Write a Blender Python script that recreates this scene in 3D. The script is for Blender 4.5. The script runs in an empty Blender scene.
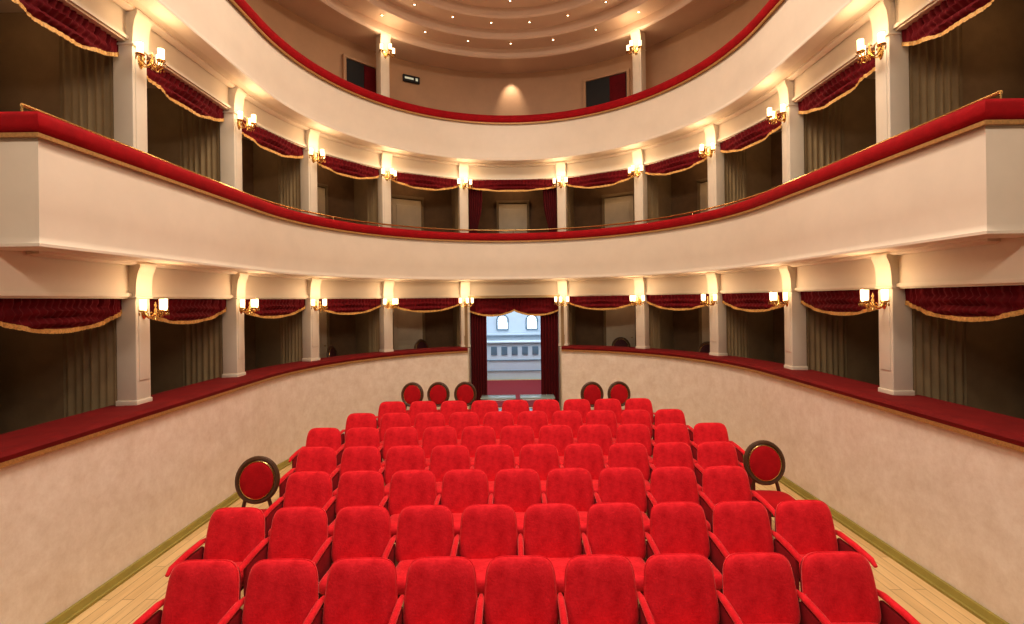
import bpy, bmesh, math, random
from mathutils import Matrix, Vector
random.seed(4)
pi=math.pi
S=bpy.context.scene
CZ=2.70; F=480.0
A0=4.3; B0=4.5; Y0=7.3

# ---------------------------------------------------------------- materials
def mat(name, col, rough=0.6, metal=0.0, var=0.0, vscale=6.0, bump=0.0, bscale=40.0, emit=None, es=0.0, sheen=0.0, col2=None, detail=6, nr=0.65):
    m=bpy.data.materials.new(name); m.use_nodes=True
    nt=m.node_tree; b=nt.nodes['Principled BSDF']
    b.inputs['Base Color'].default_value=(*col,1); b.inputs['Roughness'].default_value=rough
    b.inputs['Metallic'].default_value=metal
    if sheen:
        b.inputs['Sheen Weight'].default_value=sheen; b.inputs['Sheen Roughness'].default_value=0.4
        b.inputs['Sheen Tint'].default_value=(1,0.36,0.32,1)
        b.inputs['Specular IOR Level'].default_value=0.12
    tc=nt.nodes.new('ShaderNodeTexCoord')
    if var or col2:
        n=nt.nodes.new('ShaderNodeTexNoise'); n.inputs['Scale'].default_value=vscale; n.inputs['Detail'].default_value=detail
        n.inputs['Roughness'].default_value=nr
        nt.links.new(tc.outputs['Object'],n.inputs['Vector'])
        r=nt.nodes.new('ShaderNodeValToRGB')
        c1=tuple(c*(1-var) for c in col); c2=col2 if col2 else tuple(min(1,c*(1+var)) for c in col)
        r.color_ramp.elements[0].position=0.33; r.color_ramp.elements[1].position=0.67
        r.color_ramp.elements[0].color=(*c1,1); r.color_ramp.elements[1].color=(*c2,1)
        nt.links.new(n.outputs['Fac'],r.inputs['Fac']); nt.links.new(r.outputs['Color'],b.inputs['Base Color'])
    if bump:
        n2=nt.nodes.new('ShaderNodeTexNoise'); n2.inputs['Scale'].default_value=bscale; n2.inputs['Detail'].default_value=4
        nt.links.new(tc.outputs['Object'],n2.inputs['Vector'])
        bp=nt.nodes.new('ShaderNodeBump'); bp.inputs['Strength'].default_value=bump; bp.inputs['Distance'].default_value=0.01
        nt.links.new(n2.outputs['Fac'],bp.inputs['Height']); nt.links.new(bp.outputs['Normal'],b.inputs['Normal'])
    if emit:
        b.inputs['Emission Color'].default_value=(*emit,1); b.inputs['Emission Strength'].default_value=es
    return m

M_wall=mat('marmorino_plaster',(0.80,0.67,0.54),0.5,var=0.07,vscale=5.0,bump=0.15,bscale=14,col2=(0.91,0.82,0.71),detail=14,nr=0.78)
M_par=mat('parapet_plaster',(0.73,0.625,0.50),0.5,var=0.03,vscale=2)
M_col=mat('column_plaster',(0.70,0.61,0.48),0.5,var=0.03,vscale=3)
M_soff=mat('soffit_plaster',(0.68,0.58,0.45),0.55,var=0.03,vscale=2)
M_ceil=mat('ceiling_plaster',(0.70,0.53,0.40),0.4,var=0.03,vscale=2)
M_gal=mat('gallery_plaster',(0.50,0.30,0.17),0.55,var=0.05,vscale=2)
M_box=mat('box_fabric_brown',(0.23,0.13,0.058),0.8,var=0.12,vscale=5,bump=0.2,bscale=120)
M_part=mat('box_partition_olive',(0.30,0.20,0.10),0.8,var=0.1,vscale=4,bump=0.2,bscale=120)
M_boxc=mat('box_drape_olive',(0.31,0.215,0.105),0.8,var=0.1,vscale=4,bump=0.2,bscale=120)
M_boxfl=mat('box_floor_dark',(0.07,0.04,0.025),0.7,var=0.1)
M_door=mat('door_paint_beige',(0.76,0.63,0.45),0.5,var=0.04)
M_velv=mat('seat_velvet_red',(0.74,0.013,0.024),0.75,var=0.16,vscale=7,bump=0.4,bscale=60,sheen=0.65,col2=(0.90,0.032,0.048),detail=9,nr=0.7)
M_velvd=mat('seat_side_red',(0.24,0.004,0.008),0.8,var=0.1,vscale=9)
M_rail=mat('rail_velvet_red',(0.33,0.006,0.010),0.75,var=0.15,vscale=7,bump=0.2,bscale=60,sheen=0.1)
M_chair=mat('chair_velvet_red',(0.48,0.008,0.014),0.7,var=0.12,vscale=12,bump=0.2,bscale=90,sheen=0.1)
M_ledge=mat('ledge_velvet_dark_red',(0.17,0.008,0.008),0.7,var=0.15,vscale=5,sheen=0.06)
M_curt=mat('curtain_velvet_dark_red',(0.13,0.005,0.008),0.75,var=0.15,vscale=7,sheen=0.1)
M_gold=mat('gold_fringe',(0.58,0.32,0.09),0.5,metal=0.2,var=0.3,vscale=60)
M_trimg=mat('ledge_gold_braid',(0.42,0.22,0.07),0.5,metal=0.2,var=0.25,vscale=60)
M_olive=mat('olive_gold_trim',(0.34,0.27,0.06),0.5,var=0.1)
M_brass=mat('brass',(0.75,0.50,0.20),0.25,metal=1.0,var=0.05)
M_glow=mat('lit_glass_shade',(1,0.8,0.55),0.3,emit=(1.0,0.76,0.45),es=2.4,var=0.01)
M_bulb=mat('lit_bulb',(1,0.9,0.7),0.3,emit=(1.0,0.85,0.6),es=25.0,var=0.01)
M_spot=mat('downlight_lamp',(1,0.9,0.7),0.3,emit=(1.0,0.85,0.6),es=8.0,var=0.01)
M_wood=mat('dark_walnut',(0.10,0.045,0.018),0.35,var=0.2,vscale=12)
M_black=mat('matte_black',(0.015,0.013,0.012),0.7,var=0.1)
M_foy=mat('foyer_paint_pale_blue',(0.72,0.79,0.86),0.6,var=0.02)
M_pane=mat('blue_grey_pane',(0.18,0.26,0.33),0.2,var=0.05)
M_win=mat('daylight_window_glass',(0.8,0.9,1),0.2,emit=(0.86,0.94,1.0),es=2.4,var=0.01)
M_carp=mat('red_carpet',(0.28,0.015,0.02),0.9,var=0.1,vscale=20)
M_metal=mat('brushed_steel',(0.5,0.52,0.54),0.3,metal=0.9,var=0.05)
M_glass=mat('table_glass',(0.30,0.38,0.36),0.08,var=0.02)
M_sign=mat('exit_sign_face',(0.8,0.9,0.8),0.4,emit=(0.7,0.9,0.75),es=0.15,var=0.01)
M_dkred=mat('silhouette_seat_fabric',(0.06,0.006,0.008),0.8,var=0.1)  # chair velvet darkened so box chairs read as silhouettes; shade in the colour

def floor_mat():
    m=bpy.data.materials.new('oak_parquet'); m.use_nodes=True; nt=m.node_tree; b=nt.nodes['Principled BSDF']
    tc=nt.nodes.new('ShaderNodeTexCoord'); mp=nt.nodes.new('ShaderNodeMapping'); mp.inputs['Rotation'].default_value=(0,0,pi/2)
    nt.links.new(tc.outputs['Object'],mp.inputs['Vector'])
    br=nt.nodes.new('ShaderNodeTexBrick'); br.inputs['Scale'].default_value=1.0
    br.inputs['Brick Width'].default_value=1.1; br.inputs['Row Height'].default_value=0.11
    br.inputs['Mortar Size'].default_value=0.003; br.inputs['Bias'].default_value=0.0
    br.inputs['Color1'].default_value=(0.86,0.63,0.33,1); br.inputs['Color2'].default_value=(0.72,0.50,0.24,1); br.inputs['Mortar'].default_value=(0.36,0.22,0.10,1)
    nt.links.new(mp.outputs['Vector'],br.inputs['Vector'])
    mp2=nt.nodes.new('ShaderNodeMapping'); mp2.inputs['Scale'].default_value=(12,1,1); nt.links.new(tc.outputs['Object'],mp2.inputs['Vector'])
    n=nt.nodes.new('ShaderNodeTexNoise'); n.inputs['Scale'].default_value=3; n.inputs['Detail'].default_value=8; nt.links.new(mp2.outputs['Vector'],n.inputs['Vector'])
    r=nt.nodes.new('ShaderNodeValToRGB'); r.color_ramp.elements[0].color=(0.74,0.70,0.63,1); r.color_ramp.elements[1].color=(1.1,1.08,1.05,1)
    nt.links.new(n.outputs['Fac'],r.inputs['Fac'])
    mx=nt.nodes.new('ShaderNodeMixRGB'); mx.blend_type='MULTIPLY'; mx.inputs['Fac'].default_value=1
    nt.links.new(br.outputs['Color'],mx.inputs['Color1']); nt.links.new(r.outputs['Color'],mx.inputs['Color2'])
    nt.links.new(mx.outputs['Color'],b.inputs['Base Color']); b.inputs['Roughness'].default_value=0.35
    return m
M_floor=floor_mat()

# ---------------------------------------------------------------- mesh builder
class MB:
    def __init__(s): s.v=[]; s.f=[]; s.mi=[]; s.mats=[]
    def add(s,vs,fs,m,T=None):
        o=len(s.v)
        for p in vs:
            p=Vector(p)
            if T is not None: p=T@p
            s.v.append(p)
        if m not in s.mats: s.mats.append(m)
        k=s.mats.index(m)
        for f in fs: s.f.append([i+o for i in f]); s.mi.append(k)
    def box(s,c,size,m,T=None,bev=0.0):
        x,y,z=size[0]/2,size[1]/2,size[2]/2
        if bev<=0:
            vs=[(c[0]+a*x,c[1]+b*y,c[2]+d*z) for a in(-1,1) for b in(-1,1) for d in(-1,1)]
            fs=[(0,1,3,2),(4,6,7,5),(0,4,5,1),(2,3,7,6),(0,2,6,4),(1,5,7,3)]
            s.add(vs,fs,m,T)
        else:
            bm=bmesh.new(); bmesh.ops.create_cube(bm,size=1)
            for v in bm.verts: v.co=Vector((v.co.x*size[0],v.co.y*size[1],v.co.z*size[2]))
            bmesh.ops.bevel(bm,geom=bm.edges[:],offset=bev,segments=3,affect='EDGES',profile=0.5)
            for i,v in enumerate(bm.verts): v.index=i
            vs=[v.co+Vector(c) for v in bm.verts]; fs=[[v.index for v in f.verts] for f in bm.faces]
            bm.free(); s.add(vs,fs,m,T)
    def cushion(s,c,h,m,e1=0.45,e2=0.35,taper=0.0,axis='y',T=None,R=None,nu=36,nv=10):
        def pw(a,e): return math.copysign(abs(a)**e,a)
        vs=[];fs=[]
        for j in range(nv+1):
            ph=-pi/2+pi*j/nv
            r=pw(math.cos(ph),e1); t=pw(math.sin(ph),0.7)
            for i in range(nu):
                th=2*pi*(i+0.5)/nu
                p=r*pw(math.cos(th),e2); q=r*pw(math.sin(th),e2)
                if axis=='y': P=Vector((h[0]*p*(1-taper*q),h[1]*t,h[2]*q))
                else: P=Vector((h[0]*p*(1-taper*q),h[1]*q,h[2]*t))
                if R is not None: P=R@P
                vs.append(P+Vector(c))
        for j in range(nv):
            for i in range(nu):
                fs.append((j*nu+i,j*nu+(i+1)%nu,(j+1)*nu+(i+1)%nu,(j+1)*nu+i))
        s.add(vs,fs,m,T)
    def tube(s,pts,r,m,T=None,seg=8,closed=False):
        vs=[];fs=[];n=len(pts); P=[Vector(p) for p in pts]
        rr=r if isinstance(r,(list,tuple)) else [r]*n
        for i in range(n):
            if closed: t=(P[(i+1)%n]-P[i-1])
            else: t=P[min(i+1,n-1)]-P[max(i-1,0)]
            t.normalize(); up=Vector((0,0,1)) if abs(t.z)<0.9 else Vector((0,1,0))
            if closed and max(abs(q.y-P[0].y) for q in P)<0.2: up=Vector((0,1,0))
            a=t.cross(up).normalized(); b=a.cross(t)
            for k in range(seg):
                an=2*pi*k/seg; vs.append(P[i]+(a*math.cos(an)+b*math.sin(an))*rr[i])
        for i in range(n if closed else n-1):
            j=(i+1)%n
            for k in range(seg): fs.append((i*seg+k,i*seg+(k+1)%seg,j*seg+(k+1)%seg,j*seg+k))
        if not closed:
            fs.append(list(range(seg))); fs.append([(n-1)*seg+k for k in range(seg)])
        s.add(vs,fs,m,T)
    def lathe(s,c,prof,m,T=None,seg=14):
        vs=[];fs=[]
        for r,z in prof:
            for k in range(seg):
                an=2*pi*k/seg; vs.append((c[0]+r*math.cos(an),c[1]+r*math.sin(an),c[2]+z))
        for i in range(len(prof)-1):
            for k in range(seg): fs.append((i*seg+k,i*seg+(k+1)%seg,(i+1)*seg+(k+1)%seg,(i+1)*seg+k))
        s.add(vs,fs,m,T)
    def mesh(s,name,angle=40):
        me=bpy.data.meshes.new(name); me.from_pydata([tuple(v) for v in s.v],[],s.f)
        for m in s.mats: me.materials.append(m)
        for p,k in zip(me.polygons,s.mi): p.material_index=k
        bm=bmesh.new(); bm.from_mesh(me); bmesh.ops.recalc_face_normals(bm,faces=bm.faces[:]); bm.to_mesh(me); bm.free()
        for p in me.polygons: p.use_smooth=True
        me.set_sharp_from_angle(angle=math.radians(angle))
        return me
    def obj(s,name,loc=(0,0,0),rz=0,parent=None,angle=40):
        return place(s.mesh(name,angle),name,loc,rz,parent)
def place(me,name,loc=(0,0,0),rz=0,parent=None):
    o=bpy.data.objects.new(name,me); S.collection.objects.link(o)
    o.location=loc; o.rotation_euler=(0,0,rz)
    if parent: o.parent=parent
    return o

# ---------------------------------------------------------------- horseshoe sweep
GA=math.acos(-0.283)
def path(off,ys,part='F',ye=None):
    a=A0+off; b=B0+off
    s0=ys if ye is None else ye+off+0.45
    def left():
        P=[]
        if ye is not None: P.append((-6.4,s0))
        for i in range(6): P.append((-a,s0+(Y0-s0)*i/6))
        return P
    NE=72
    if part=='F':
        P=left()+[(a*math.cos(pi-pi*i/NE),Y0+b*math.sin(pi*i/NE)) for i in range(NE+1)]+[(-x,y) for x,y in reversed(left())]
    else:
        N=30; P=left()+[(a*math.cos(pi+(GA-pi)*i/N),Y0+b*math.sin(pi+(GA-pi)*i/N)) for i in range(N+1)]
        if part=='R': P=[(-x,y) for x,y in P]
    return P
def sweep(mb,prof,m,ys=2.0,part='F',ye=None,closed=True):
    cols=[path(o,ys,part,ye) for o,z in prof]; n=len(cols[0]); k=len(prof)
    vs=[];fs=[]
    for i in range(n):
        for j in range(k): vs.append((cols[j][i][0],cols[j][i][1],prof[j][1]))
    for i in range(n-1):
        for j in range(k if closed else k-1):
            j2=(j+1)%k; fs.append((i*k+j,i*k+j2,(i+1)*k+j2,(i+1)*k+j))
    if closed: fs.append(list(range(k))); fs.append([(n-1)*k+j for j in range(k)])
    mb.add(vs,fs,m)
def rect(o1,o2,z1,z2): return [(o1,z1),(o2,z1),(o2,z2),(o1,z2)]
def circ(o,z,r,n=8): return [(o+r*math.cos(2*pi*i/n),z+r*math.sin(2*pi*i/n)) for i in range(n)]

# ---------------------------------------------------------------- room shell
mb=MB(); mb.box((0,6.5,-0.1),(16,22,0.2),M_floor); mb.obj('floor')
ZT=1.55
for part,nm in(('L','left'),('R','right')):
    mb=MB(); sweep(mb,rect(-0.40,-0.22,0,ZT-0.02),M_wall,ys=1.9,part=part); mb.obj('wall_parterre_'+nm)
    mb=MB(); sweep(mb,[(-0.47,0.0),(-0.40,0.0),(-0.40,0.08),(-0.43,0.08),(-0.45,0.03),(-0.47,0.025)],M_olive,ys=1.9,part=part); mb.obj('baseboard_'+nm)
    mb=MB(); sweep(mb,[(-0.44,ZT-0.02),(0.22,ZT-0.02),(0.22,ZT+0.03),(-0.36,ZT+0.05),(-0.42,ZT+0.045),(-0.45,ZT+0.02)],M_ledge,ys=1.9,part=part)
    sweep(mb,rect(-0.445,-0.405,ZT-0.06,ZT-0.02),M_trimg,ys=1.9,part=part); mb.obj('trim_ledge_'+nm)
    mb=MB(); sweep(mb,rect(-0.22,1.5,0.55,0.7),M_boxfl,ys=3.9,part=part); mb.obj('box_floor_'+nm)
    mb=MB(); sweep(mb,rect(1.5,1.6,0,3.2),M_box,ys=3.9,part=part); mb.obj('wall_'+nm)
GW=0.7
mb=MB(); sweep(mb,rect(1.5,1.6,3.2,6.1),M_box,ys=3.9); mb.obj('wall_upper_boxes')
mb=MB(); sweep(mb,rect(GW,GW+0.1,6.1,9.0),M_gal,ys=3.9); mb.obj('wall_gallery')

def tier(z0,zt,name):
    mb=MB()
    sweep(mb,rect(-0.40,1.55,z0+0.02,z0+0.18),M_soff,ye=3.9)
    mb.obj('trim_soffit_'+name)
    mb=MB()
    h=zt-0.2
    sweep(mb,[(-0.28,z0),(-0.43,z0),(-0.47,z0+0.015),(-0.47,z0+0.04),(-0.45,z0+0.055),(-0.44,z0+0.10),(-0.458,z0+0.30),(-0.462,z0+0.45),(-0.455,z0+0.62),(-0.44,h),(-0.28,h)],M_par,ye=3.9)
    sweep(mb,[(-0.06,z0+0.021),(-0.15,z0+0.021),(-0.15,z0-0.01),(-0.11,z0-0.03),(-0.06,z0-0.03)],M_par,ye=3.9)
    mb.obj('balcony_parapet',angle=50)
    mb=MB()
    pr=[(-0.27,zt-0.19),(-0.46,zt-0.19),(-0.50,zt-0.16),(-0.525,zt-0.12),(-0.525,zt-0.06),(-0.50,zt-0.015),(-0.45,zt),(-0.30,zt),(-0.26,zt-0.03)]
    sweep(mb,pr,M_rail,ye=3.9)
    sweep(mb,rect(-0.49,-0.46,zt-0.215,zt-0.18),M_trimg,ye=3.9)
    mb.obj('balcony_rail_cushion',angle=60)
Z1=3.17; T1=4.28; Z2=5.98; T2=7.06
tier(Z1,T1,'lower'); tier(Z2,T2,'upper')
mb=MB(); sweep(mb,circ(-0.22,T1+0.10,0.018),M_brass,ys=4.0)
for p in path(-0.22,4.0)[::6]: mb.tube([(p[0],p[1],T1-0.03),(p[0],p[1],T1+0.10)],0.008,M_brass)
mb.obj('brass_handrail')
mb=MB(); sweep(mb,circ(-0.22,T2+0.05,0.010),M_brass,ys=4.0); 
for p in path(-0.22,4.0)[::6]: mb.tube([(p[0],p[1],T2-0.03),(p[0],p[1],T2+0.05)],0.008,M_brass)
mb.obj('brass_handrail')
L0=2.77; L1=5.62
mb=MB(); sweep(mb,rect(-0.04,0.12,L0,Z1+0.03),M_soff,ys=3.9); sweep(mb,rect(-0.07,-0.03,L0+0.02,L0+0.06),M_col,ys=3.9); mb.obj('trim_lintel_lower')
mb=MB(); sweep(mb,rect(-0.04,0.12,L1,Z2+0.03),M_soff,ys=3.9); sweep(mb,rect(-0.07,-0.03,L1+0.02,L1+0.06),M_col,ys=3.9); mb.obj('trim_lintel_upper')

# ceiling: stepped concentric rings
ZC=8.60; ST=0.17
pr=[(1.3,ZC)]; o=-0.12; z=ZC
for k in range(5):
    pr+=[(o+0.08,z),(o+0.06,z-0.04),(o-0.03,z-0.04),(o-0.06,z),(o-0.06,z+ST)]; z+=ST; o-=0.54
pr+=[(-4.28,z)]
mb=MB(); sweep(mb,pr,M_ceil,ys=1.0,closed=False); mb.obj('ceiling',angle=30)
mb=MB(); mb.box((0,5,9.95),(16,22,0.1),M_black); mb.obj('ceiling_roof')
mb=MB()
for k,(o,z) in enumerate([(-0.46,ZC+ST),(-1.00,ZC+2*ST),(-1.54,ZC+3*ST)]):
    P=path(o,3.0)[(k%2)*3::6]
    for x,y in P:
        mb.lathe((x,y,z-0.012),[(0.001,0),(0.021,0)],M_spot,seg=10)
        mb.lathe((x,y,z-0.016),[(0.021,0.0),(0.038,0),(0.041,0.014)],M_brass,seg=10)
mb.obj('ceiling_downlights')

# proscenium + stage + far shell
for sx,nm in((-1,'left'),(1,'right')):
    mb=MB(); mb.box((sx*5.6,2.75,4.95),(2.5,2.2,9.9),M_par); mb.box((sx*4.33,2.75,4.9),(0.06,1.6,9.0),M_col,bev=0.01); mb.obj('wall_proscenium_'+nm)
    mb=MB(); mb.box((sx*6.9,-1.2,4.95),(0.1,6.0,9.9),M_black); mb.obj('wall_stage_'+nm)
mb=MB(); mb.box((0,-4.2,4.95),(14,0.1,9.9),M_black); mb.obj('wall_stage_back')
mb=MB(); mb.box((0,-1.25,0.55),(13.6,5.7,1.1),M_wood); mb.obj('stage_platform')
mb=MB(); mb.box((0,13.55,7.95),(16,0.1,4.0),M_black); mb.obj('wall_back_shell')

# ---------------------------------------------------------------- columns and boxes
def on_ell(X,off=0.0):
    th=math.acos(X/A0); n=Vector((math.cos(th)/A0,math.sin(th)/B0,0)).normalized()
    return Vector((X,Y0+B0*math.sin(th),0)),n
cols=[]
for X in(1.2,2.85,3.9):
    p,n=on_ell(X); cols.append((p,n))
cols+= [(Vector((4.3,7.35,0)),Vector((1,0,0))),(Vector((4.3,5.42,0)),Vector((1,0,0)))]
allc=[(Vector((-p.x,p.y,0)),Vector((-n.x,n.y,0))) for p,n in reversed(cols)]+cols
def rz_of(n): return math.atan2(n.y,n.x)-pi/2

def column_mesh(h,name):
    mb=MB(); W=0.21
    mb.box((0,0.0,h/2),(W,0.22,h),M_col,bev=0.008)
    mb.box((0,0.0,0.03),(W+0.02,0.24,0.06),M_col,bev=0.006)
    mb.box((0,-0.113,h/2-0.1),(W-0.07,0.012,h-0.75),M_col,bev=0.004)
    zc=h-0.38
    prof=[(-0.11,zc),(-0.122,zc+0.02),(-0.125,zc+0.10),(-0.130,zc+0.17),(-0.142,zc+0.25),(-0.165,zc+0.31),(-0.175,zc+0.33),(-0.175,zc+0.37),(-0.10,zc+0.37)]
    w=W/2+0.010
    vs=[(-w,y,z) for y,z in prof]+[(w,y,z) for y,z in prof]; n=len(prof)
    fs=[list(range(n)),[n+i for i in range(n)]]+[(i,(i+1)%n,n+(i+1)%n,n+i) for i in range(n)]
    mb.add(vs,fs,M_col)
    mb.box((0,-0.01,zc-0.01),(W+0.03,0.245,0.025),M_col,bev=0.007)
    return mb.mesh(name,35)
def partition_mesh(h,name):
    mb=MB(); ln=1.36
    mb.box((0,0,h/2),(0.06,ln,h),M_part)
    NU=44; vs=[];fs=[]
    for side in(-1,1):
        o=len(vs)
        for i in range(NU+1):
            u=i/NU; y=-ln/2+0.0+0.62*u; x=side*(0.055+0.016*math.sin(u*2*pi*7)+0.006*math.sin(u*31))
            if i==0 : x=0
            for zz in(0.02,h*0.5,h-0.02): vs.append((x*(1+0.15*(zz<0.1)),y,zz))
        for i in range(NU):
            for j in range(2): a=o+i*3+j; fs.append((a,a+1,a+4,a+3))
    mb.add(vs,fs,M_boxc)
    return mb.mesh(name,70)
cm0=column_mesh(Z1-ZT-0.03,'box_column_lower'); cm1=column_mesh(Z2-Z1-0.18,'box_column_upper'); cm2=column_mesh(ZC-Z2-0.18,'gallery_column')
pm=[partition_mesh(Z1+0.02-0.70,'partition_lower'),partition_mesh(Z2+0.02-Z1-0.18,'partition_upper')]
for i,(p,n) in enumerate(allc):
    r=rz_of(n)
    place(cm0,'box_column',(p.x,p.y,ZT+0.03),r)
    place(cm1,'box_column',(p.x,p.y,Z1+0.18),r)
    if i in(0,1,3,6,8,9): place(cm2,'gallery_column',(p.x,p.y,Z2+0.18),r)
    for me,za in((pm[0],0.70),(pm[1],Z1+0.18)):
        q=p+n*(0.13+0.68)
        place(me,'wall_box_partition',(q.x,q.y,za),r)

# ---------------------------------------------------------------- sconces
def sconce_mesh():
    mb=MB()
    mb.cushion((0,-0.008,0),(0.045,0.012,0.10),M_brass,e1=0.8,e2=1.0,nu=20,nv=6)
    mb.tube([(0,-0.01,-0.03),(0,-0.05,-0.075),(0,-0.10,-0.07),(0,-0.135,-0.03)],[0.012,0.010,0.010,0.013],M_brass)
    mb.lathe((0,-0.135,-0.10),[(0.001,-0.02),(0.012,0.0),(0.006,0.025),(0.026,0.05),(0.012,0.075),(0.016,0.10),(0.006,0.13),(0.014,0.15),(0.001,0.19)],M_brass)
    cups=[(-0.145,-0.11),(0,-0.235),(0.145,-0.11)]
    for x,y in cups:
        dx,dy=x,y+0.135
        pts=[(0,-0.135,-0.03)]
        for t in(0.2,0.4,0.6,0.8,0.95,1.0):
            pts.append((dx*t,-0.135+dy*t,-0.035-0.055*math.sin(pi*t)+ (0.02 if t==1 else 0)))
        mb.tube(pts,0.0085,M_brass)
        mb.tube([(dx*0.3+0.018*math.cos(a),-0.135+dy*0.3,-0.045+0.022*math.sin(a)) for a in[k*0.7 for k in range(9)]],0.005,M_brass,seg=6)
        mb.lathe((x,y,-0.025),[(0.002,0),(0.034,0.006),(0.046,0.018),(0.040,0.026),(0.012,0.026)],M_brass)
        mb.lathe((x,y,0.0),[(0.026,0),(0.033,0.02),(0.034,0.12),(0.036,0.126),(0.031,0.12),(0.028,0.01)],M_glow)
        mb.lathe((x,y,0.0),[(0.008,0),(0.010,0.05),(0.017,0.075),(0.012,0.10),(0.002,0.115)],M_bulb,seg=10)
        mb.lathe((x,y,0.122),[(0.032,0),(0.038,0.004),(0.032,0.008)],M_brass)
        for k in range(5):
            a=k*2*pi/5+0.4
            mb.cushion((x+0.042*math.cos(a),y+0.042*math.sin(a),-0.045),(0.006,0.006,0.02),M_brass,e1=1,e2=1,nu=6,nv=4)
    return mb.mesh('wall_sconce')
sm=sconce_mesh()
def sconce(p,n,z,power):
    r=rz_of(n); q=p-n*0.115
    o=place(sm,'wall_sconce',(q.x,q.y,z),r)
    l=bpy.data.lights.new('sconce_light','POINT'); l.energy=power; l.color=(1,0.76,0.49); l.shadow_soft_size=0.10
    lo=bpy.data.objects.new('sconce_light',l); S.collection.objects.link(lo); lo.parent=o; lo.location=(0,-0.31,0.21)
for i,(p,n) in enumerate(allc):
    sconce(p,n,CZ-0.06,7); sconce(p,n,CZ+2.76,8)
    if i in(0,1,3,6,8,9): sconce(p,n,CZ+5.46,9)

# ---------------------------------------------------------------- valances & drapes
def valance(pa,pb,z,d0,d1,swags=1,nf=10):
    mb=MB(); NU=96; NV=10
    d=(pb-pa); L=d.length; t=d/L; nn=Vector((-t.y,t.x,0))
    vs=[];fs=[];fv=[];ff=[]
    c=(pa+pb)/2
    if nn.dot(Vector((0,6.0,0))-c)<0: nn=-nn
    for i in range(NU+1):
        u=i/NU; us=(u*swags)%1.0; w=math.sin(pi*us) if u<1 else 0.0
        w=abs(w); dep=d0+(d1-d0)*w**0.75
        for j in range(NV+1):
            v=j/NV
            sw=0.030*w*math.sin(2*pi*(v*3.0*(0.35+0.65*w)))*min(1,v*3)
            pl=0.014*math.sin(u*2*pi*nf*2)*(1-0.65*v)+0.016*(1-w)*math.sin(u*2*pi*nf*3)
            q=pa+d*u+nn*(sw+pl+0.02*w); vs.append((q.x,q.y,z-dep*v))
            if j==NV: fv+=[(q.x+nn.x*0.004,q.y+nn.y*0.004,z-dep+0.012),(q.x+nn.x*0.006,q.y+nn.y*0.006,z-dep-0.030-0.006*(i%2))]
    for i in range(NU):
        for j in range(NV): a=i*(NV+1)+j; fs.append((a,a+1,a+NV+2,a+NV+1))
        ff.append((2*i,2*i+1,2*i+3,2*i+2))
    mb.add(vs,fs,M_curt); mb.add(fv,ff,M_gold)
    return mb.obj('curtain_valance',angle=80)
def drape(x0,x1,y,z0,z1,tie=None,side=-1):
    mb=MB(); NU=60; NV=24; vs=[];fs=[]
    for j in range(NV+1):
        v=j/NV; z=z1+(z0-z1)*v
        w=1.0
        if tie: w=1-0.45*math.exp(-((v-tie)/0.22)**2)
        for i in range(NU+1):
            u=i/NU
            if side<0: x=x0+(x1-x0)*u*w
            else: x=x1-(x1-x0)*(1-u)*w
            vs.append((x,y+0.035*math.sin(u*2*pi*6)+0.012*math.sin(u*37+v*2),z))
    for j in range(NV):
        for i in range(NU): a=j*(NU+1)+i; fs.append((a,a+1,a+NU+2,a+NU+1))
    mb.add(vs,fs,M_curt); return mb.obj('door_drape',angle=80)
ends=[Vector((-4.3,3.9,0))]+[p for p,n in allc]+[Vector((4.3,3.9,0))]
norms=[Vector((-1,0,0))]+[n for p,n in allc]+[Vector((1,0,0))]
for z in(L0,L1):
    for i in range(len(ends)-1):
        a=ends[i]+norms[i]*0.04; b=ends[i+1]+norms[i+1]*0.04
        t=(b-a).normalized(); e0=0.11 if i>0 else 0.0; e1=0.11 if i<len(ends)-2 else 0
        a2=a+t*e0; b2=b-t*e1
        if i==5:
            valance(a2,b2,z,0.30 if z==L0 else 0.16,0.43 if z==L0 else 0.26,swags=2 if z==L0 else 1,nf=14)
        else: valance(a2,b2,z,0.13,0.30)
drape(-1.07,-0.68,11.75,0.0,L0-0.01); drape(0.64,1.07,11.75,0.0,L0-0.01)
drape(-1.07,-0.74,11.75,Z1+0.18,L1-0.01,tie=0.6,side=-1); drape(0.74,1.07,11.75,Z1+0.18,L1-0.01,tie=0.6,side=1)

# ---------------------------------------------------------------- box doors, chairs
def door_mesh():
    mb=MB(); mb.box((0,0,1.0),(0.78,0.05,2.0),M_door,bev=0.006)
    for z,h in((0.5,0.7),(1.42,0.85)):
        mb.box((0,-0.03,z),(0.56,0.015,h),M_door,bev=0.006); 
    for sx in(-1,1): mb.box((sx*0.42,-0.012,1.03),(0.07,0.075,2.06),M_part,bev=0.006)
    mb.box((0,-0.012,2.05),(0.92,0.075,0.08),M_part,bev=0.006)
    mb.lathe((0.31,-0.06,1.0),[(0.001,-0.02),(0.02,0),(0.001,0.02)],M_brass)
    return mb.mesh('box_door')
dm=door_mesh(); k=0
def box_mid(i,off):
    a=ends[i]; b=ends[i+1]; m=(a+b)/2; n=(norms[i]+norms[i+1]).normalized(); 
    if m.y<Y0: return Vector((math.copysign(A0+off,m.x),m.y,0)),Vector((math.copysign(1,m.x),0,0))
    th=math.atan2((m.y-Y0)/B0,m.x/A0)
    return Vector(((A0+off)*math.cos(th),Y0+(B0+off)*math.sin(th),0)),Vector((math.cos(th)/(A0+off),math.sin(th)/(B0+off),0)).normalized()
mbl=MB(); mbl.lathe((0,0,0),[(0.001,-0.05),(0.05,-0.045),(0.075,-0.02),(0.08,0.0)],M_glow,seg=16); mbl.lathe((0,0,0),[(0.08,-0.01),(0.095,-0.005),(0.095,0.0)],M_brass,seg=16)  # made-up fixture for the fill lights added inside the boxes
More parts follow.
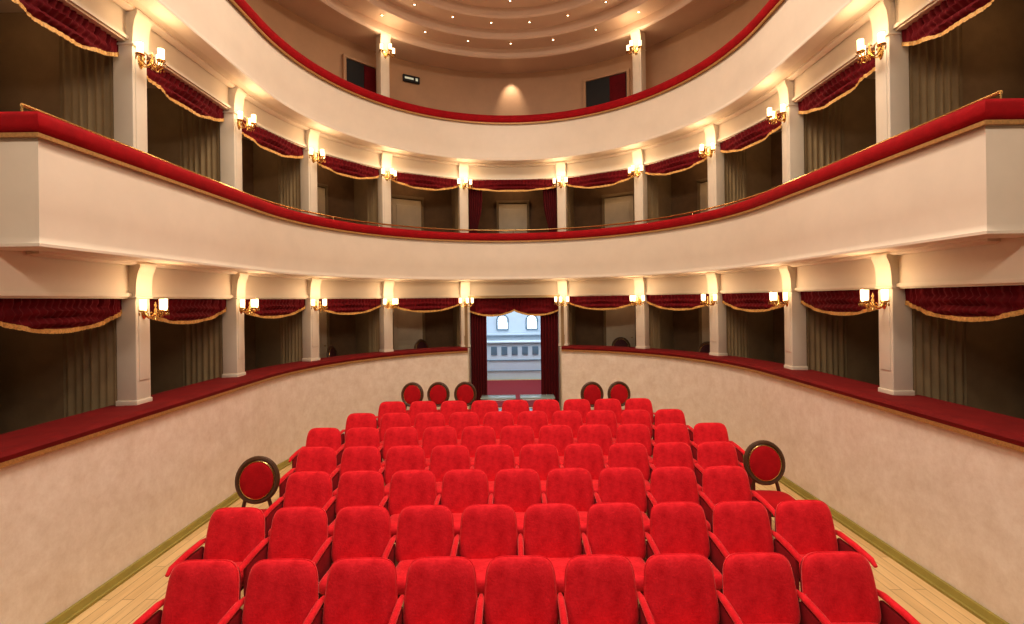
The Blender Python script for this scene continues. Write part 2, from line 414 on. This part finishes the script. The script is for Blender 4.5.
fill_lampm=mbl.mesh('box_fill_lamp')
for i in range(len(ends)-1):
    p,n=box_mid(i,1.44); r=rz_of(n)
    if i!=5:
        k+=1; place(dm,'door_%d'%k,(p.x,p.y,0.70),r)
    k+=1; place(dm,'door_%d'%k,(p.x,p.y,Z1+0.18),r)
    q,_=box_mid(i,0.95)
    back = 1.0 if 2<=i<=8 else 0.55
    for zc in((Z1+0.02,Z2+0.02) if i!=5 else (Z2+0.02,)):
        lo=place(fill_lampm,'box_fill_lamp',(q.x,q.y,zc),0)
        l=bpy.data.lights.new('box_fill_light','POINT'); l.energy=(4.5 if zc>4 else 3.0)*back; l.color=(1,0.72,0.42); l.shadow_soft_size=0.06  # added point light, brightens and warms the dark box interior
        ll=bpy.data.objects.new('box_fill_light',l); S.collection.objects.link(ll); ll.parent=lo; ll.location=(0,0,-0.12)
def gal(X,off):
    a=A0+off; b=B0+off; th=math.acos(X/a); n=Vector((math.cos(th)/a,math.sin(th)/b,0)).normalized()
    return X,Y0+b*math.sin(th),rz_of(n)
for X,w in((-3.45,0.75),(2.35,1.05)):
    gx,gy,r=gal(X,GW-0.04)
    mb=MB(); mb.box((0,0,1.0),(w,0.06,2.0),M_black); mb.box((w*0.28,-0.04,1.0),(w*0.38,0.03,1.95),M_curt,bev=0.01)  # black panel stands in for a dark opening, shade put into its colour
    for sx in(-1,1): mb.box((sx*(w/2+0.03),-0.02,1.0),(0.07,0.10,2.0),M_gal,bev=0.008)
    mb.box((0,-0.02,2.03),(w+0.13,0.10,0.07),M_gal,bev=0.008)
    k+=1; mb.obj('door_%d'%k,(gx,gy,Z2+0.18),r)
gx,gy,r=gal(-2.45,GW-0.05)
mb=MB(); mb.box((0,0,0),(0.42,0.05,0.16),M_black,bev=0.008); mb.box((-0.06,-0.028,0),(0.22,0.01,0.05),M_sign); mb.box((0.13,-0.028,0),(0.06,0.01,0.07),M_sign)
mb.obj('exit_sign',(gx,gy,CZ+5.45),r)

def round_chair(Mc,name):
    mb=MB(); R=Matrix.Rotation(math.radians(-8),3,'X')
    zc=0.80; rx=0.205; rz=0.225
    pts=[R@Vector((rx*math.cos(t),0,rz*math.sin(t)))+Vector((0,0.22,zc)) for t in[2*pi*i/36 for i in range(36)]]
    mb.tube(pts,0.026,M_wood,closed=True)
    pts2=[R@Vector(((rx-0.03)*math.cos(t),-0.02,(rz-0.03)*math.sin(t)))+Vector((0,0.22,zc)) for t in[2*pi*i/36 for i in range(36)]]
    mb.tube(pts2,0.007,M_brass,closed=True,seg=6)
    mb.cushion((0,0.215,zc),(0.180,0.035,0.200),Mc,e1=0.6,e2=1.0,R=R)
    mb.cushion((0,-0.01,0.455),(0.235,0.23,0.055),Mc,e1=0.5,e2=0.6,axis='z')
    mb.cushion((0,-0.01,0.40),(0.245,0.24,0.035),M_wood,e1=0.25,e2=0.6,axis='z')
    for sx in(-1,1):
        mb.tube([(sx*0.19,-0.19,0.39),(sx*0.195,-0.20,0.2),(sx*0.19,-0.20,0.0)],[0.028,0.020,0.012],M_wood)
        mb.tube([(sx*0.12,0.20,0.60),(sx*0.15,0.20,0.48),(sx*0.17,0.19,0.38),(sx*0.18,0.22,0.18),(sx*0.19,0.27,0.0)],[0.02,0.02,0.026,0.02,0.014],M_wood)
    return mb.mesh(name)
rc=round_chair(M_chair,'medallion_chair'); rcd=round_chair(M_dkred,'box_chair')
def rchair(x,y,z=0,r=0,me=rc,nm='medallion_chair'): place(me,nm,(x,y,z),r)
rchair(-2.76,4.95,0,0.12); rchair(2.82,5.28,0,-0.10)
for px in(411,437,464): rchair((px-514)*9.75/F,9.55)
for px in(591,618): rchair((px-514)*9.55/F,9.35)
for i in range(1,len(ends)-2):
    if i==5: continue
    p,n=box_mid(i,0.62); r=rz_of(n); t=Vector((n.y,-n.x,0)); q=p+t*0.25
    rchair(q.x,q.y,0.70,r+random.uniform(-.3,.3)+0.6,rcd,'box_chair')

# ---------------------------------------------------------------- theatre seats
def seat_mesh(right_arm,name):
    mb=MB(); R=Matrix.Rotation(math.radians(-12),3,'X')
    C=Vector((0,0.045,0.632)); hw,hh,tp,e2=0.252,0.247,0.07,0.40
    mb.cushion(C,(hw,0.060,hh),M_velv,e1=0.46,e2=e2,taper=tp,R=R,nu=52,nv=14)
    def pw(a,e): return math.copysign(abs(a)**e,a)
    pts=[]
    for i in range(56):   # edge piping
        th=2*pi*(i+0.5)/56; p=pw(math.cos(th),e2); q=pw(math.sin(th),e2)
        pts.append(R@Vector((hw*p*(1-tp*q),-0.004,hh*q))+C)
    mb.tube(pts,0.005,M_velv,closed=True,seg=6)
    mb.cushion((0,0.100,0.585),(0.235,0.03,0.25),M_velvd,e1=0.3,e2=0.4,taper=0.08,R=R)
    mb.cushion((0,-0.19,0.410),(0.232,0.225,0.070),M_velv,e1=0.35,e2=0.3,axis='z',R=Matrix.Rotation(math.radians(-5),3,'X'))
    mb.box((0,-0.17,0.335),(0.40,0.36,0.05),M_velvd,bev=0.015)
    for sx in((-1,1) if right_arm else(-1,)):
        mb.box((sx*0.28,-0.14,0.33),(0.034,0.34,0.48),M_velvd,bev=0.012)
        mb.tube([(sx*0.28,0.08,0.600),(sx*0.28,0.0,0.612),(sx*0.28,-0.18,0.605),(sx*0.28,-0.36,0.585),(sx*0.28,-0.41,0.555)],[0.018,0.024,0.025,0.024,0.014],M_velv,seg=10)
        mb.box((sx*0.28,-0.14,0.08),(0.03,0.06,0.10),M_black)
        mb.box((sx*0.28,-0.14,0.0125),(0.06,0.48,0.025),M_black)
    return mb.mesh(name,50)
sA=seat_mesh(False,'theatre_seat'); sB=seat_mesh(True,'theatre_seat_end')
rows=[(3.40,9,0.02),(4.27,10,0.03),(5.17,9,0.01),(6.05,10,0.01),(6.96,11,0.02),(7.85,10,0.0),(8.74,9,0.0)]
for d,n,cx in rows:
    for i in range(n):
        x=cx+(i-(n-1)/2)*0.56
        place(sB if i==n-1 else sA,'theatre_seat',(x,d-0.07,0),0)

# ---------------------------------------------------------------- doorway & foyer
for sx,nm in((-1,'left'),(1,'right')):
    mb=MB(); mb.box((sx*1.16,12.40,1.37),(0.08,1.8,2.74),M_part); mb.obj('wall_entrance_'+nm)
    mb=MB(); mb.box((sx*1.12,11.42,0.78),(0.08,0.34,1.56),M_col,bev=0.01); mb.obj('trim_door_jamb_'+nm)
    mb=MB(); mb.box((sx*2.6,15.2,1.75),(0.1,3.8,3.5),M_foy); mb.obj('wall_foyer_'+nm)
    mb=MB(); mb.box((sx*1.9,13.35,1.75),(1.3,0.1,3.5),M_foy); mb.obj('wall_foyer_front_'+nm)
mb=MB(); mb.box((0,12.35,2.78),(2.2,1.8,0.06),M_part); mb.obj('ceiling_entrance')
mb=MB(); mb.box((0,15.2,3.55),(5.4,3.8,0.1),M_foy); mb.obj('ceiling_foyer')
mb=MB(); mb.box((0,14.1,0.006),(2.1,4.0,0.012),M_carp); mb.obj('foyer_carpet')
mb=MB(); mb.box((0,17.15,1.75),(5.4,0.1,3.5),M_foy)
mb.box((0,17.05,1.48),(5.1,0.12,0.06),M_foy,bev=0.01); mb.obj('wall_foyer_back')
for j,X in enumerate((-0.42,0.62)):
    mb=MB(); r=0.19; n=16; y=17.06
    pts=[(-r,y,1.66),(r,y,1.66)]+[(r*math.cos(pi*i/n),y,1.98+r*math.sin(pi*i/n)) for i in range(n+1)]
    mb.add(pts,[list(range(len(pts)))],M_win)
    fr=[(-r,y,1.66)]+[(-r*math.cos(pi*i/n),y,1.98+r*math.sin(pi*i/n)) for i in range(n+1)]+[(r,y,1.66)]
    mb.tube(fr+[(-r,y,1.66)],0.03,M_pane); mb.tube([(0,y-.01,1.66),(0,y-.01,2.17)],0.012,M_foy); mb.tube([(-r,y-.01,1.95),(r,y-.01,1.95)],0.010,M_foy)
    mb.obj('window_%d'%(j+1),(X,0,0))
mb=MB(); mb.box((0,16.55,0.61),(3.4,0.5,1.22),M_foy,bev=0.02); mb.box((0,16.52,1.27),(3.5,0.62,0.05),M_foy,bev=0.01)
for i in range(7): mb.box((-1.05+i*0.35,16.29,0.98),(0.20,0.03,0.28),M_pane,bev=0.005)
mb.box((0,16.28,0.66),(3.3,0.03,0.03),M_pane); mb.box((0,16.28,0.30),(3.3,0.03,0.02),M_pane); mb.obj('reception_counter')
for X in(-0.38,0.50):
    mb=MB(); w=0.78; 
    mb.box((0,0,0.50),(w,0.42,0.02),M_glass,bev=0.005)
    for a in(-1,1):
        for b in(-1,1): mb.tube([(a*(w/2-.03),b*.18,0),(a*(w/2-.03),b*.18,0.49)],0.014,M_metal)
        mb.tube([(-w/2+.03,a*.18,0.47),(w/2-.03,a*.18,0.47)],0.012,M_metal); mb.tube([(a*(w/2-.03),-.18,0.47),(a*(w/2-.03),.18,0.47)],0.012,M_metal)
    mb.box((0,0,0.20),(w-0.08,0.34,0.015),M_glass); mb.obj('glass_table',(X,10.9,0))

# ---------------------------------------------------------------- lights
def area(name,loc,rot,sx,sy,e,c):
    l=bpy.data.lights.new(name,'AREA'); l.shape='RECTANGLE'; l.size=sx; l.size_y=sy; l.energy=e; l.color=c
    o=bpy.data.objects.new(name,l); S.collection.objects.link(o); o.location=loc; o.rotation_euler=rot; return o
area('house_fill_light',(0,5.3,9.25),(0,0,0),2.4,3.0,450,(1,0.90,0.78))  # unseen area light added as general fill from above
area('foyer_daylight',(0,15.0,3.4),(0,0,0),3.0,2.0,100,(0.78,0.90,1.0))
mb=MB(); mb.tube([(-3.2,-0.8,6.6),(3.2,-0.8,6.6)],0.025,M_black)  # invented bar and housings, added to carry the fill spots
for sx in(-3.2,3.2): mb.tube([(sx,-0.8,6.6),(sx,-0.8,9.9)],0.015,M_black)
for x in(-2.7,-0.9,0.9,2.7):
    mb.tube([(x,-0.8,6.35),(x,-0.75,6.32),(x,-0.45,6.2)],[0.12,0.14,0.16],M_black,seg=16)
    mb.tube([(x,-0.8,6.6),(x,-0.75,6.4)],0.012,M_black)
bar=mb.obj('fill_spot_bar')
for x in(-2.7,-0.9,0.9,2.7):
    l=bpy.data.lights.new('fill_spot','SPOT'); l.energy=235; l.spot_size=math.radians(125); l.spot_blend=0.8; l.shadow_soft_size=0.25; l.color=(1,0.89,0.77)  # spots added above and behind the camera as general fill
    o=bpy.data.objects.new('fill_spot',l); S.collection.objects.link(o); o.parent=bar; o.location=(x,-0.25,6.1)
    d=Vector((x*0.3,7.0,0.0))-Vector((x,-0.25,6.1)); o.rotation_euler=d.to_track_quat('-Z','Y').to_euler()
l=bpy.data.lights.new('gallery_wall_washer','SPOT'); l.energy=45; l.spot_size=math.radians(60); l.spot_blend=0.9; l.color=(1,0.85,0.65); l.shadow_soft_size=0.03
o=bpy.data.objects.new('gallery_wall_washer',l); S.collection.objects.link(o); o.location=(0,12.15,8.55); o.rotation_euler=(math.radians(28),0,0)

w=bpy.data.worlds.new('theatre_world'); S.world=w; w.use_nodes=True
w.node_tree.nodes['Background'].inputs[0].default_value=(0.05,0.04,0.03,1); w.node_tree.nodes['Background'].inputs[1].default_value=0.3
S.view_settings.view_transform='Standard'; S.view_settings.look='None'; S.view_settings.exposure=0.10; S.view_settings.gamma=0.88

# ---------------------------------------------------------------- camera
cd=bpy.data.cameras.new('camera'); cd.sensor_width=36; cd.lens=F/1024*36; cd.shift_y=-12/1024; cd.shift_x=-2/1024; cd.clip_start=0.05
co=bpy.data.objects.new('camera',cd); S.collection.objects.link(co)
co.matrix_world=Matrix.Translation((0,0,CZ))@Matrix.Rotation(pi/2,4,'X')@Matrix.Rotation(math.radians(-0.75),4,'Z')
S.camera=co
